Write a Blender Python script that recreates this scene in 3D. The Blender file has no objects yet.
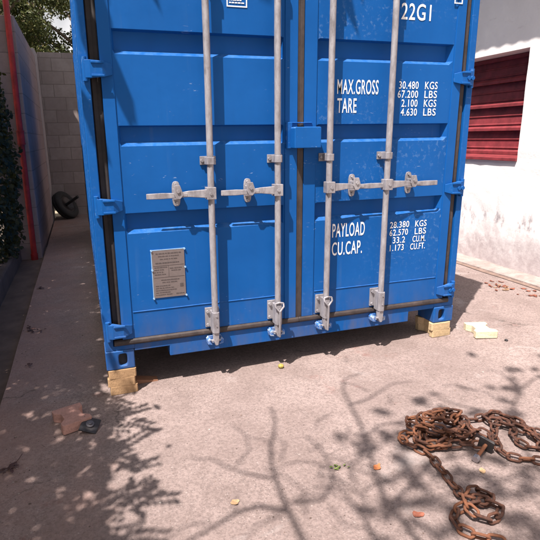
import bpy, bmesh, math, random
from mathutils import Vector, Matrix, noise
random.seed(7)
sc = bpy.context.scene
COL = sc.collection
# ---------------------------------------------------------------- camera
F, PITCH, ROLL, YAW = 502.397, 0.2531, -0.0157, 0.3114
CX, CY, CZ = -0.0369, -2.8404, 1.3199
SHX, SHY = 22.36, -2.65
_fw = Vector((math.sin(YAW)*math.cos(PITCH), math.cos(YAW)*math.cos(PITCH), -math.sin(PITCH)))
_r0 = Vector((math.cos(YAW), -math.sin(YAW), 0)); _u0 = _r0.cross(_fw)
_r = math.cos(ROLL)*_r0 + math.sin(ROLL)*_u0; _u = -math.sin(ROLL)*_r0 + math.cos(ROLL)*_u0
cam_d = bpy.data.cameras.new('camera'); cam = bpy.data.objects.new('camera', cam_d); COL.objects.link(cam)
cam.matrix_world = Matrix(((_r.x, _u.x, -_fw.x, CX), (_r.y, _u.y, -_fw.y, CY), (_r.z, _u.z, -_fw.z, CZ), (0, 0, 0, 1)))
cam_d.sensor_width = 36; cam_d.lens = F/540*36; cam_d.shift_x = SHX/540; cam_d.shift_y = SHY/540
cam_d.clip_start = 0.02; cam_d.clip_end = 600
sc.camera = cam
def in_view(P, m=30):
    d = Vector(P) - Vector((CX, CY, CZ)); z = d.dot(_fw)
    if z < 0.05: return False
    u = 270 - SHX + F*d.dot(_r)/z; v = 270 + SHY - F*d.dot(_u)/z
    return -m < u < 540+m and -m < v < 540+m
# ---------------------------------------------------------------- light
SUN = Vector((-1.128, -0.908, 2.674)).normalized()         # towards the sun
w = bpy.data.worlds.new('World'); sc.world = w; w.use_nodes = True
wn = w.node_tree; bg = wn.nodes['Background']
sky = wn.nodes.new('ShaderNodeTexSky'); sky.sky_type = 'NISHITA'; sky.sun_disc = False
sky.sun_elevation = math.asin(SUN.z); sky.sun_rotation = math.atan2(SUN.x, SUN.y) % (2*math.pi)
sky.air_density = 1.0; sky.dust_density = 6.0
# bright broken cloud low in the sky
tcw = wn.nodes.new('ShaderNodeTexCoord'); nzw = wn.nodes.new('ShaderNodeTexNoise'); nzw.inputs['Scale'].default_value = 3.2; nzw.inputs['Detail'].default_value = 8
wn.links.new(tcw.outputs['Generated'], nzw.inputs['Vector'])
rpw = wn.nodes.new('ShaderNodeValToRGB'); rpw.color_ramp.elements[0].position = .36; rpw.color_ramp.elements[1].position = .50
wn.links.new(nzw.outputs['Fac'], rpw.inputs[0])
sxw = wn.nodes.new('ShaderNodeSeparateXYZ'); wn.links.new(tcw.outputs['Generated'], sxw.inputs[0])
mrw = wn.nodes.new('ShaderNodeMapRange'); mrw.inputs['From Min'].default_value = .55; mrw.inputs['From Max'].default_value = .25; wn.links.new(sxw.outputs[2], mrw.inputs['Value'])
mmw = wn.nodes.new('ShaderNodeMath'); mmw.operation = 'MULTIPLY'; wn.links.new(rpw.outputs[0], mmw.inputs[0]); wn.links.new(mrw.outputs[0], mmw.inputs[1])
mxw = wn.nodes.new('ShaderNodeMix'); mxw.data_type = 'RGBA'; wn.links.new(mmw.outputs[0], mxw.inputs[0]); hsw = wn.nodes.new('ShaderNodeHueSaturation'); hsw.inputs['Saturation'].default_value = .55; wn.links.new(sky.outputs[0], hsw.inputs['Color']); wn.links.new(hsw.outputs[0], mxw.inputs[6]); mxw.inputs[7].default_value = (9.5, 9.3, 9.4, 1)
wn.links.new(mxw.outputs[2], bg.inputs[0]); bg.inputs[1].default_value = 0.055
sl = bpy.data.lights.new('sun', 'SUN'); so = bpy.data.objects.new('sun', sl); COL.objects.link(so)
sl.energy = 5.0; sl.angle = math.radians(0.5); sl.color = (1.0, 0.93, 0.87)
so.rotation_euler = (-SUN).to_track_quat('-Z', 'Y').to_euler(); so.location = (-6, -5, 14)
sc.view_settings.view_transform = 'Standard'; sc.view_settings.look = 'None'
sc.view_settings.exposure = 1.0; sc.view_settings.gamma = 1.0; sc.view_settings.use_curve_mapping = False
sc.render.resolution_x = 1024; sc.render.resolution_y = 1024

# ---------------------------------------------------------------- materials
def srgb(r, g, b):
    f = lambda c: (c/255/12.92) if c <= 10 else ((c/255+0.055)/1.055)**2.4
    return (f(r), f(g), f(b), 1)
class N:
    def __init__(s, name):
        s.m = bpy.data.materials.new(name); s.m.use_nodes = True; s.t = s.m.node_tree
        s.b = s.t.nodes['Principled BSDF']; s.co = s.t.nodes.new('ShaderNodeTexCoord')
    def nd(s, ty, **k):
        n = s.t.nodes.new(ty)
        for a, v in k.items(): setattr(n, a, v)
        return n
    def l(s, a, b): s.t.links.new(a, b)
    def noise(s, scale, detail=6, rough=.6, stretch=None, coord='Object', dist=0):
        n = s.nd('ShaderNodeTexNoise'); n.inputs['Scale'].default_value = scale
        n.inputs['Detail'].default_value = detail; n.inputs['Roughness'].default_value = rough
        n.inputs['Distortion'].default_value = dist
        src = s.co.outputs[coord]
        if stretch:
            mp = s.nd('ShaderNodeMapping'); mp.inputs['Scale'].default_value = stretch
            if len(stretch) > 3: pass
            s.l(src, mp.inputs[0]); src = mp.outputs[0]
        s.l(src, n.inputs['Vector']); return n.outputs['Fac']
    def vor(s, scale, feature='F1', coord='Object'):
        n = s.nd('ShaderNodeTexVoronoi'); n.feature = feature; n.inputs['Scale'].default_value = scale
        s.l(s.co.outputs[coord], n.inputs['Vector']); return n
    def ramp(s, fac, stops):
        r = s.nd('ShaderNodeValToRGB'); e = r.color_ramp.elements
        while len(e) < len(stops): e.new(.5)
        for i, (p, c) in enumerate(stops):
            e[i].position = p; e[i].color = c if hasattr(c, '__len__') else (c, c, c, 1)
        s.l(fac, r.inputs[0]); return r.outputs[0]
    def mix(s, fac, a, b, mode='MIX'):
        m = s.nd('ShaderNodeMix', data_type='RGBA', blend_type=mode)
        for i, v in ((0, fac), (6, a), (7, b)):
            if hasattr(v, 'is_linked'): s.l(v, m.inputs[i])
            elif i == 0: m.inputs[0].default_value = v
            else: m.inputs[i].default_value = v if len(v) == 4 else (*v, 1)
        return m.outputs[2]
    def math(s, op, a, b=None):
        m = s.nd('ShaderNodeMath', operation=op)
        for i, v in ((0, a), (1, b)):
            if v is None: continue
            if hasattr(v, 'is_linked'): s.l(v, m.inputs[i])
            else: m.inputs[i].default_value = v
        return m.outputs[0]
    def xyz(s, coord='Object'):
        x = s.nd('ShaderNodeSeparateXYZ'); s.l(s.co.outputs[coord], x.inputs[0]); return x.outputs
    def color(s, c):
        if hasattr(c, 'is_linked'): s.l(c, s.b.inputs['Base Color'])
        else: s.b.inputs['Base Color'].default_value = c if len(c) == 4 else (*c, 1)
    def rough(s, v):
        if hasattr(v, 'is_linked'): s.l(v, s.b.inputs['Roughness'])
        else: s.b.inputs['Roughness'].default_value = v
    def metal(s, v): s.b.inputs['Metallic'].default_value = v
    def spec(s, v): s.b.inputs['Specular IOR Level'].default_value = v
    def bump(s, h, strength=.3, dist=.01):
        b = s.nd('ShaderNodeBump'); b.inputs['Strength'].default_value = strength; b.inputs['Distance'].default_value = dist
        s.l(h, b.inputs['Height']); s.l(b.outputs[0], s.b.inputs['Normal'])

def mat_blue():
    n = N('blue_container_paint')
    base = n.ramp(n.noise(1.7, 5, .6), [(.3, (.004, .074, .275, 1)), (.7, (.007, .094, .335, 1))])
    streak = n.ramp(n.noise(3, 5, .6, (6, 6, .5)), [(.50, 0.0), (.75, .22)])
    c = n.mix(streak, base, (.006, .062, .22))
    # pale chalky scuffs and white scratches
    m1 = n.math('MULTIPLY', n.ramp(n.noise(38, 4, .7, (1, 1, 1)), [(.66, 0), (.72, 1)]), n.ramp(n.noise(4.1, 3, .5), [(.56, 0), (.66, 1)]))
    c = n.mix(n.math('MULTIPLY', m1, .20), c, (.30, .42, .58))
    m2 = n.math('MULTIPLY', n.ramp(n.noise(16, 3, .5, (1, 1, 5), dist=1.5), [(.70, 0), (.72, 1)]), n.ramp(n.noise(2.3, 3, .5), [(.5, 0), (.6, 1)]))
    c = n.mix(n.math('MULTIPLY', m2, .4), c, (.35, .45, .6))
    # worn edges
    g = n.nd('ShaderNodeNewGeometry')
    e = n.math('MULTIPLY', n.ramp(g.outputs['Pointiness'], [(.56, 0), (.66, 1)]), n.ramp(n.noise(34, 4, .7), [(.54, 0), (.64, 1)]))
    c = n.mix(n.math('MULTIPLY', e, .35), c, (.30, .45, .62))
    # paler blue on upward faces, broken up by noise
    sx = n.nd('ShaderNodeSeparateXYZ'); n.l(g.outputs['Normal'], sx.inputs[0])
    up = n.math('MULTIPLY', n.ramp(sx.outputs[2], [(.3, 0), (.6, 1)]), n.ramp(n.noise(24, 5, .7), [(.38, .12), (.62, .8)]))
    c = n.mix(n.math('MULTIPLY', up, .32), c, (.14, .28, .52))
    # small rust specks
    r = n.math('MULTIPLY', n.ramp(n.noise(60, 3, .6), [(.74, 0), (.77, 1)]), n.ramp(n.noise(3.2, 3, .5), [(.55, 0), (.62, 1)]))
    c = n.mix(n.math('MULTIPLY', r, .8), c, (.10, .04, .02))
    x = n.xyz()
    lowd = n.math('MULTIPLY', n.ramp(x[2], [(.02, .75), (.42, .0)]), n.ramp(n.noise(7, 6, .7, (1, 1, .35)), [(.38, 0), (.70, .8)]))
    c = n.mix(lowd, c, (.11, .10, .10))
    run = n.math('MULTIPLY', n.ramp(n.noise(15, 4, .6, (1, 1, .06)), [(.62, 0), (.74, .5)]), n.ramp(n.noise(1.9, 3), [(.48, 0), (.62, 1)]))
    c = n.mix(n.math('MULTIPLY', run, .5), c, (.10, .16, .26))
    n.color(c); n.rough(n.ramp(n.noise(9, 5), [(.3, .42), (.7, .62)])); n.spec(.13)
    n.bump(n.noise(5, 6, .55), .12, .02)
    return n.m
def mat_galv():
    n = N('galvanised_steel')
    c = n.ramp(n.noise(26, 6, .7, (1, 1, .35)), [(.28, (.15, .135, .14, 1)), (.50, (.27, .255, .275, 1)), (.8, (.43, .415, .43, 1))])
    c = n.mix(n.math('MULTIPLY', n.ramp(n.noise(55, 5, .7), [(.60, 0), (.70, 1)]), .6), c, (.14, .10, .09))
    n.color(c); n.metal(.15); n.rough(n.ramp(n.noise(40, 4), [(.3, .42), (.7, .68)])); n.bump(n.noise(120, 4), .2, .002)
    return n.m
def mat_rubber():
    n = N('brown_rubber_gasket')
    c = n.ramp(n.noise(14, 6, .7, (1, 1, .6)), [(.35, (.022, .016, .016, 1)), (.65, (.055, .040, .038, 1)), (.8, (.13, .105, .10, 1))])
    n.color(c); n.rough(.62); n.bump(n.noise(40, 5), .25, .004); return n.m
def simple(name, col, rough=.6, metal=0, var=.15, scale=12, bump=.15, bd=.004):
    n = N(name); a = tuple(x*(1-var) for x in col[:3])+(1,); b = tuple(min(1, x*(1+var)) for x in col[:3])+(1,)
    n.color(n.ramp(n.noise(scale, 6, .65), [(.3, a), (.7, b)])); n.rough(rough); n.metal(metal)
    if bump: n.bump(n.noise(scale*4, 5), bump, bd)
    return n.m
def mat_concrete():
    n = N('worn_pinkish_concrete')
    c = n.ramp(n.noise(1.1, 7, .6), [(.3, (.245, .184, .170, 1)), (.7, (.355, .278, .258, 1))])
    c = n.mix(n.ramp(n.noise(5.5, 6, .65), [(.42, 0), (.64, .5)]), c, (.195, .145, .132))
    # exposed aggregate: small light and dark stones
    v = n.vor(95); sel = n.nd('ShaderNodeSeparateXYZ'); n.l(v.outputs['Color'], sel.inputs[0])
    body = n.ramp(v.outputs['Distance'], [(.25, 1), (.42, 0)])
    patch = n.ramp(n.noise(2.3, 4, .6), [(.36, .3), (.58, 1)])
    c = n.mix(n.ramp(n.noise(62, 6, .85), [(.44, 0), (.60, .72)]), c, (.14, .105, .097))
    lt = n.math('MULTIPLY', n.math('MULTIPLY', body, n.ramp(sel.outputs[0], [(.66, 0), (.68, 1)])), patch)
    c = n.mix(n.math('MULTIPLY', lt, .38), c, (.42, .35, .33))
    dk = n.math('MULTIPLY', n.math('MULTIPLY', body, n.ramp(sel.outputs[1], [(.70, 0), (.72, 1)])), patch)
    c = n.mix(n.math('MULTIPLY', dk, .6), c, (.11, .085, .08))
    v2 = n.vor(34); s2 = n.nd('ShaderNodeSeparateXYZ'); n.l(v2.outputs['Color'], s2.inputs[0])
    b2 = n.math('MULTIPLY', n.ramp(v2.outputs['Distance'], [(.10, 1), (.18, 0)]), n.ramp(s2.outputs[0], [(.90, 0), (.92, 1)]))
    c = n.mix(n.math('MULTIPLY', b2, .4), c, (.48, .42, .39))
    # pale cement scuffs, rust-red stains, dark grime
    c = n.mix(n.ramp(n.noise(2.0, 6, .7, dist=.6), [(.60, 0), (.74, .55)]), c, (.45, .40, .385))
    c = n.mix(n.math('MULTIPLY', n.ramp(n.noise(3.3, 5, .6), [(.64, 0), (.72, .5)]), n.ramp(n.noise(30, 4, .7), [(.4, 0), (.6, 1)])), c, (.22, .10, .085))
    x = n.xyz()
    # paler, redder colour on the left, painted to brighten the shaded path
    g = n.ramp(n.math('ADD', x[0], n.math('MULTIPLY', n.noise(3, 5), .35)), [(0, 1), (.02, 0)])
    shade_lift = n.math('MULTIPLY', n.ramp(n.math('ADD', n.math('MULTIPLY', x[0], .9), n.math('ADD', n.noise(2.5, 6, .7), .1)), [(.05, .75), (.55, .0)]), 1.0)
    c = n.mix(n.math('MULTIPLY', shade_lift, .6), c, (.40, .225, .175))
    # cracks
    vc = n.nd('ShaderNodeTexVoronoi', feature='DISTANCE_TO_EDGE'); vc.inputs['Scale'].default_value = .8
    nz = n.nd('ShaderNodeTexNoise'); nz.inputs['Scale'].default_value = 3; nz.inputs['Detail'].default_value = 8; n.l(n.co.outputs['Object'], nz.inputs[0])
    vm = n.nd('ShaderNodeVectorMath', operation='MULTIPLY_ADD'); n.l(nz.outputs['Color'], vm.inputs[0]); vm.inputs[1].default_value = (.5, .5, .5); n.l(n.co.outputs['Object'], vm.inputs[2])
    n.l(vm.outputs[0], vc.inputs['Vector'])
    cr = n.math('MULTIPLY', n.ramp(vc.outputs['Distance'], [(.0, 1), (.006, 0)]), n.ramp(n.noise(1.2, 3), [(.52, 0), (.6, 1)]))
    c = n.mix(n.math('MULTIPLY', cr, .6), c, (.06, .05, .045))
    n.color(c); n.rough(.93); n.spec(.2)
    h = n.math('ADD', n.math('MULTIPLY', n.noise(130, 6, .8), .55), n.math('MULTIPLY', n.noise(14, 6, .7), .8))
    h = n.math('ADD', h, n.math('MULTIPLY', lt, .25))
    n.bump(h, .55, .012); return n.m
def mat_plaster():
    n = N('whitewashed_plaster'); x = n.xyz()
    c = n.ramp(n.noise(2, 6, .6), [(.3, (.74, .70, .695, 1)), (.7, (.84, .80, .79, 1))])
    band = n.math('ADD', x[2], n.math('MULTIPLY', n.math('SUBTRACT', n.noise(2.6, 7, .7, (1, 1, .6)), .5), .9))
    m = n.math('MULTIPLY', n.ramp(band, [(.08, 1), (.42, 0)]), n.ramp(n.noise(11, 7, .75), [(.36, .1), (.60, 1)]))
    c = n.mix(n.math('MULTIPLY', m, .75), c, (.32, .27, .28))
    c = n.mix(n.ramp(band, [(.02, .6), (.34, 0)]), c, (.40, .33, .33))
    drip = n.math('MULTIPLY', n.ramp(band, [(.30, 0), (.36, 1), (.46, 1), (.60, 0)]), n.ramp(n.noise(6, 6, .75, (1, 1.2, .5)), [(.50, 0), (.64, 1)]))
    c = n.mix(n.math('MULTIPLY', drip, .9), c, (.20, .17, .19))
    c = n.mix(n.ramp(n.noise(9, 6, .7, (1, .6, 2.2)), [(.62, 0), (.70, .35)]), c, (.58, .50, .50))
    n.color(c); n.rough(.95); n.spec(.15)
    n.bump(n.math('ADD', n.noise(28, 7, .75), n.math('MULTIPLY', n.noise(6, 5), .8)), .28, .012); return n.m
def mat_block(name='grey_concrete_block', cw=.40, ch=.236, axis='XZ', base=((.29, .24, .225, 1), (.38, .325, .305, 1)), mort=(.22, .185, .17, 1)):
    n = N(name); br = n.nd('ShaderNodeTexBrick'); mp = n.nd('ShaderNodeMapping')
    mp.inputs['Rotation'].default_value = (math.pi/2, 0, 0) if axis == 'XZ' else (math.pi/2, 0, math.pi/2)
    x = n.xyz(); cb = n.nd('ShaderNodeCombineXYZ')
    n.l(x[0 if axis == 'XZ' else 1], cb.inputs[0]); n.l(x[2], cb.inputs[1])
    n.l(cb.outputs[0], br.inputs['Vector'])
    br.inputs['Scale'].default_value = 1; br.inputs['Brick Width'].default_value = cw; br.inputs['Row Height'].default_value = ch
    br.inputs['Mortar Size'].default_value = .007; br.inputs['Mortar Smooth'].default_value = .3; br.inputs['Bias'].default_value = 0
    br.inputs['Color1'].default_value = base[0]; br.inputs['Color2'].default_value = base[1]; br.inputs['Mortar'].default_value = mort
    c = n.mix(n.ramp(n.noise(7, 7, .7), [(.4, 0), (.7, .5)]), br.outputs['Color'], (.21, .17, .155))
    c = n.mix(n.ramp(n.noise(3, 5, .7, (1, 1, .4)), [(.58, 0), (.72, .5)]), c, (.36, .32, .30))
    n.color(c); n.rough(.95); n.spec(.15)
    h = n.math('ADD', n.math('MULTIPLY', n.math('SUBTRACT', 1.0, br.outputs['Fac']), 1.2), n.math('MULTIPLY', n.noise(70, 6, .8), .8))
    n.bump(h, .6, .01); return n.m
def mat_leaf(name, a, b, hue=None):
    n = N(name); g = n.nd('ShaderNodeNewGeometry')
    c = n.ramp(g.outputs['Random Per Island'], [(.0, (*a, 1)), (.8, (*b, 1)), (1, (*(hue or b), 1))])
    n.color(c); n.rough(.5); n.spec(.35)
    tr = n.nd('ShaderNodeBsdfTranslucent'); n.l(c, tr.inputs[0]); ms = n.nd('ShaderNodeMixShader'); ms.inputs[0].default_value = .3
    out = [x for x in n.t.nodes if x.type == 'OUTPUT_MATERIAL'][0]
    n.l(n.b.outputs[0], ms.inputs[1]); n.l(tr.outputs[0], ms.inputs[2]); n.l(ms.outputs[0], out.inputs[0]); return n.m
BLUE = mat_blue(); GALV = mat_galv(); RUB = mat_rubber(); CONC = mat_concrete(); PLAS = mat_plaster()
BLOCKX = mat_block(); BLOCKY = mat_block('rendered_block_side', axis='YZ', base=((.27, .205, .20, 1), (.33, .25, .245, 1)), mort=(.21, .165, .16, 1))
WHITE = simple('white_stencil_paint', (.80, .80, .80), .6, 0, .06, 40)
DARKIN = simple('shaded_hole_inside', (.03, .028, .03), .8)
RUSTY = None
def mat_paver(name, col):
    n = N(name)
    a = tuple(x*.80 for x in col)+(1,); b = tuple(min(1, x*1.12) for x in col)+(1,)
    c = n.ramp(n.noise(14, 7, .7), [(.3, a), (.7, b)])
    c = n.mix(n.ramp(n.noise(5, 6, .7, dist=.5), [(.52, 0), (.72, .35)]), c, tuple(x*.68 for x in col)+(1,))
    v = n.vor(170); sp = n.nd('ShaderNodeSeparateXYZ'); n.l(v.outputs['Color'], sp.inputs[0])
    c = n.mix(n.math('MULTIPLY', n.ramp(sp.outputs[0], [(.80, 0), (.83, 1)]), .28), c, tuple(x*.5 for x in col)+(1,))
    n.color(c); n.rough(.95); n.spec(.15); n.bump(n.math('ADD', n.noise(90, 6, .8), n.noise(25, 5)), .8, .004); return n.m
def mat_rust():
    n = N('rusty_iron')
    c = n.ramp(n.noise(45, 6, .7), [(.3, (.030, .015, .012, 1)), (.55, (.095, .038, .024, 1)), (.78, (.24, .10, .055, 1))])
    oi = n.nd('ShaderNodeObjectInfo'); c = n.mix(n.ramp(oi.outputs['Random'], [(.35, 0), (1, .75)]), c, (.27, .105, .050))
    c = n.mix(n.ramp(n.noise(18, 4, .6), [(.55, 0), (.70, .6)]), c, (.035, .022, .020))
    n.color(c); n.rough(.9); n.metal(.1); n.bump(n.noise(200, 5, .8), .5, .002); return n.m
RUST = mat_rust()
PAV_Y = mat_paver('cream_paver', (.54, .40, .24)); PAV_T = mat_paver('tan_paver', (.43, .27, .15)); PAV_R = mat_paver('reddish_paver', (.50, .28, .23)); PAV_P = mat_paver('pale_cream_paver', (.66, .57, .40))
RED = simple('red_pipe_paint', (.36, .018, .016), .6, 0, .4, 9)
REDS = simple('red_shutter_paint', (.19, .026, .032), .6, 0, .4, 9)
SOIL = simple('dark_soil', (.055, .042, .034), .95, 0, .4, 4, .6, .03)
DIRTC = simple('grimy_concrete', (.13, .085, .065), .95, 0, .3, 5, .5, .01)
LEDGE = simple('pale_concrete_ledge', (.31, .25, .23), .95, 0, .35, 7, .7, .015)
TYRE = simple('black_tyre_rubber', (.022, .022, .023), .85, 0, .3, 10)
STEELD = simple('dark_oily_steel', (.055, .05, .052), .5, .6, .3, 40)
STEELL = simple('worn_bolt_steel', (.30, .28, .30), .4, .7, .2, 40)
BARK = simple('brown_bark', (.13, .095, .07), .95, 0, .3, 9, .6, .02)
WOOD = simple('reddish_wood', (.25, .12, .07), .8, 0, .2, 20)
PLATE = simple('dull_metal_plate', (.20, .165, .16), .5, .4, .1, 30)
PTEXT = simple('engraved_dark', (.075, .06, .06), .6, 0, .1, 30)
GROUNDM = simple('sunlit_dry_ground', (.30, .25, .17), .95, 0, .3, 2, .4, .02)
LEAF_D = mat_leaf('dark_tree_leaf', (.035, .05, .014), (.10, .115, .035), (.17, .14, .05))
LEAF_G = mat_leaf('shade_tree_leaf', (.03, .06, .015), (.08, .12, .03))
IVY = mat_leaf('ivy_leaf', (.018, .022, .004), (.052, .050, .010))
ROOF = simple('grey_roof_sheet', (.30, .28, .27), .6, .2, .15, 4)
def mat_roofu(): return simple('painted_soffit', (.55, .52, .5), .8)

# ---------------------------------------------------------------- mesh helpers
class B:
    def __init__(s): s.bm = bmesh.new()
    def box(s, x0, x1, y0, y1, z0, z1, M=None):
        v = [s.bm.verts.new((M @ Vector((x, y, z))) if M else (x, y, z)) for x in (x0, x1) for y in (y0, y1) for z in (z0, z1)]
        for f in ((0, 1, 3, 2), (4, 6, 7, 5), (0, 4, 5, 1), (2, 3, 7, 6), (0, 2, 6, 4), (1, 5, 7, 3)):
            s.bm.faces.new([v[i] for i in f])
        return s
    def prism(s, pts, a0, a1, axis='y', M=None):
        def P(p, a):
            q = {'y': (p[0], a, p[1]), 'z': (p[0], p[1], a), 'x': (a, p[0], p[1])}[axis]
            return M @ Vector(q) if M else q
        A = [s.bm.verts.new(P(p, a0)) for p in pts]; C = [s.bm.verts.new(P(p, a1)) for p in pts]
        s.bm.faces.new(A); s.bm.faces.new(C[::-1])
        for i in range(len(pts)):
            j = (i+1) % len(pts); s.bm.faces.new((A[j], A[i], C[i], C[j]))
        return s
    def tube(s, pts, r, seg=12, close=False, caps=True):
        pts = [Vector(p) for p in pts]; n = len(pts); rs = r if isinstance(r, (list, tuple)) else [r]*n
        rings = []; prev = None
        for i, p in enumerate(pts):
            if close: t = (pts[(i+1) % n]-pts[i-1])
            else: t = pts[min(i+1, n-1)]-pts[max(i-1, 0)]
            t.normalize()
            if prev is None:
                a = Vector((0, 0, 1)) if abs(t.z) < .9 else Vector((1, 0, 0)); u = t.cross(a).normalized()
            else:
                u = (prev - t*prev.dot(t)); u.normalize()
            prev = u; v = t.cross(u)
            rings.append([s.bm.verts.new(p+(u*math.cos(2*math.pi*k/seg)+v*math.sin(2*math.pi*k/seg))*rs[i]) for k in range(seg)])
        m = n if close else n-1
        for i in range(m):
            a, b = rings[i], rings[(i+1) % n]
            for k in range(seg):
                f = s.bm.faces.new((a[k], a[(k+1) % seg], b[(k+1) % seg], b[k])); f.smooth = True
        if caps and not close:
            s.bm.faces.new([s.bm.verts.new(v.co) for v in rings[0][::-1]]); s.bm.faces.new([s.bm.verts.new(v.co) for v in rings[-1]])
        return s
    def cyl(s, a, b, r, seg=16): return s.tube([a, b], r, seg)
    def grid(s, xs, ys, fn):
        V = [[s.bm.verts.new(fn(x, y)) for y in ys] for x in xs]
        for i in range(len(xs)-1):
            for j in range(len(ys)-1):
                s.bm.faces.new((V[i][j], V[i+1][j], V[i+1][j+1], V[i][j+1]))
        return s
    def done(s, name, mat, parent=None, bevel=0, seg=2, loc=None, smooth=False):
        bmesh.ops.recalc_face_normals(s.bm, faces=s.bm.faces)
        me = bpy.data.meshes.new(name); s.bm.to_mesh(me); s.bm.free(); me.materials.append(mat)
        o = bpy.data.objects.new(name, me); COL.objects.link(o)
        if loc: 
            o.location = loc
        if parent: o.parent = parent
        if smooth:
            for p in me.polygons: p.use_smooth = True
        if bevel:
            m = o.modifiers.new('bevel', 'BEVEL'); m.width = bevel; m.segments = seg; m.limit_method = 'ANGLE'; m.angle_limit = math.radians(35)
        return o
def empty(name, loc=(0, 0, 0), rz=0):
    o = bpy.data.objects.new(name, None); COL.objects.link(o); o.location = loc; o.rotation_euler = (0, 0, rz); o.empty_display_size = .1; return o
def tag(o, label, cat, group=None):
    o['label'] = label; o['category'] = cat
    if group: o['group'] = group
    return o
def struct(o): o['kind'] = 'structure'; return o
def oval(cx, cz, w, h, n=24):
    out = []
    for k in range(n):
        a = 2*math.pi*k/n; c, s = math.cos(a), math.sin(a)
        out.append((cx+abs(c)**.6*math.copysign(w/2, c), cz+abs(s)**.6*math.copysign(h/2, s)))
    return out
def gz(x, y=0):                                            # the yard falls gently to the left
    return -0.16 + 0.0217*max(-4, min(4.6, x))

# ================================================================ SETTING
W, H, L = 2.438, 2.591, 6.058
g = B(); g.grid([-120, -8, -4, -1.08, 4.6, 12, 120], [-120, -12, 8, 20, 120], lambda x, y: (x, y, gz(x)-.10)); struct(g.done('ground', GROUNDM))
g = B()
xs = [-.615]+[-.5+.25*i for i in range(20)]+[4.4]
ys = [-9+.5*i for i in range(35)]
g.grid(xs, ys, lambda x, y: (x + (0.012*noise.noise((0, y*1.3, 3)) if x < -.6 else 0), y, gz(x)))
g2 = g.bm; 
e = [ed for ed in g2.edges if ed.is_boundary]; r = bmesh.ops.extrude_edge_only(g2, edges=e)
for v in [x for x in r['geom'] if isinstance(x, bmesh.types.BMVert)]: v.co.z -= .12
struct(g.done('concrete_yard', CONC))
g = B(); g.grid([-.90, -.61], [-9+1*i for i in range(15)], lambda x, y: (x, y, gz(x)-.035)); struct(g.done('gutter', DIRTC))
g = B(); g.grid([-8, -4, -2, -1.03], [-9+1*i for i in range(19)], lambda x, y: (x, y, -.03+.03*noise.noise((x, y, 0)))); struct(g.done('planting_bed', SOIL))
# low kerb wall along the bed
k = B(); k.box(-1.04, -.895, -9, 4.24, -.30, 0.0); tag(k.done('kerb_wall', DIRTC, None, .02), 'low grimy concrete kerb wall running beside the gutter under the hedge', 'kerb')

# left rendered block wall with its far pillar
wl = empty('side_wall', (-.75, 6, gz(-.75)-.05)); tag(wl, 'tall grey rendered wall on the left with the red pipe at its near end', 'wall')
def child_of(o, p):                                          # keep world position
    o.parent = p; o.matrix_parent_inverse = Matrix.Translation(p.location).inverted() if not p.rotation_euler.z else (Matrix.Translation(p.location) @ Matrix.Rotation(p.rotation_euler.z, 4, 'Z')).inverted(); return o
b = B(); b.box(-1.05, -.64, 4.28, 7.35, -.34, 2.78); child_of(b.done('wall_panel', BLOCKY, None, .015), wl)
b = B(); b.box(-.90, -.63, 7.353, 7.997, -.34, 2.90); child_of(b.done('pillar', simple('pale_render', (.33, .29, .29), .95, 0, .15, 6, .4, .01), None, .02), wl)
# red pipe
rp = empty('red_pipe', (-.735, 4.22, gz(-.73)-.035)); tag(rp, 'vertical red painted pipe fixed to the near end of the side wall', 'pipe')
b = B(); b.tube([(-.735, 4.22, -.21), (-.725, 4.22, 1.2), (-.705, 4.22, 2.7), (-.70, 4.22, 3.4)], .036, 16); child_of(b.done('pipe_length', RED), rp)
for z in (1.36, ):
    b = B(); b.cyl((-.722, 4.22, z-.07), (-.722, 4.22, z+.07), .045, 18); b.cyl((-.722, 4.22, z+.07), (-.722, 4.22, z+.085), .050, 18); b.cyl((-.722, 4.22, z-.085), (-.722, 4.22, z-.07), .050, 18); child_of(b.done('pipe_coupling', RED), rp)
b = B(); b.cyl((-.735, 4.22, -.21), (-.735, 4.22, -.13), .044, 18); child_of(b.done('pipe_foot', RED), rp)
# block wall at the back, with a low drain opening in its corner
b = B()
b.prism([(-.63, 2.93), (-.63, .10), (-.40, .10), (-.40, -.34), (3.9, -.34), (3.9, 2.93)], 8.0, 8.15, 'y')
bw = b.done('block_wall', BLOCKX, None, .006); tag(bw, 'grey concrete block wall closing the far end of the passage', 'wall')
b = B(); b.box(-3.5, -.633, 8.0, 8.15, -.34, 2.9); tag(b.done('block_wall', BLOCKX, None), 'far block wall continuing behind the side wall pillar', 'wall')
# building on the right
bd = empty('white_building', (4.6, 2, gz(4.6))); tag(bd, 'whitewashed building on the right with a red louvred window', 'building')
WX = 4.15
def wallpiece(y0, y1, z0, z1, nm='wall'):
    pass
b = B()
yw0, yw1, zw0, zw1 = 1.24, 2.75, 1.075, 2.115
# wall face as one slab with an opening
ys_ = [-6, yw0, yw1, 9]; zs_ = [-.4, zw0, zw1, 3.62]
for i in range(3):
    for j in range(3):
        if i == 1 and j == 1: continue
        b.box(WX, WX+.26, ys_[i], ys_[i+1], zs_[j], zs_[j+1])
bmesh.ops.remove_doubles(b.bm, verts=b.bm.verts, dist=1e-5)
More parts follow.
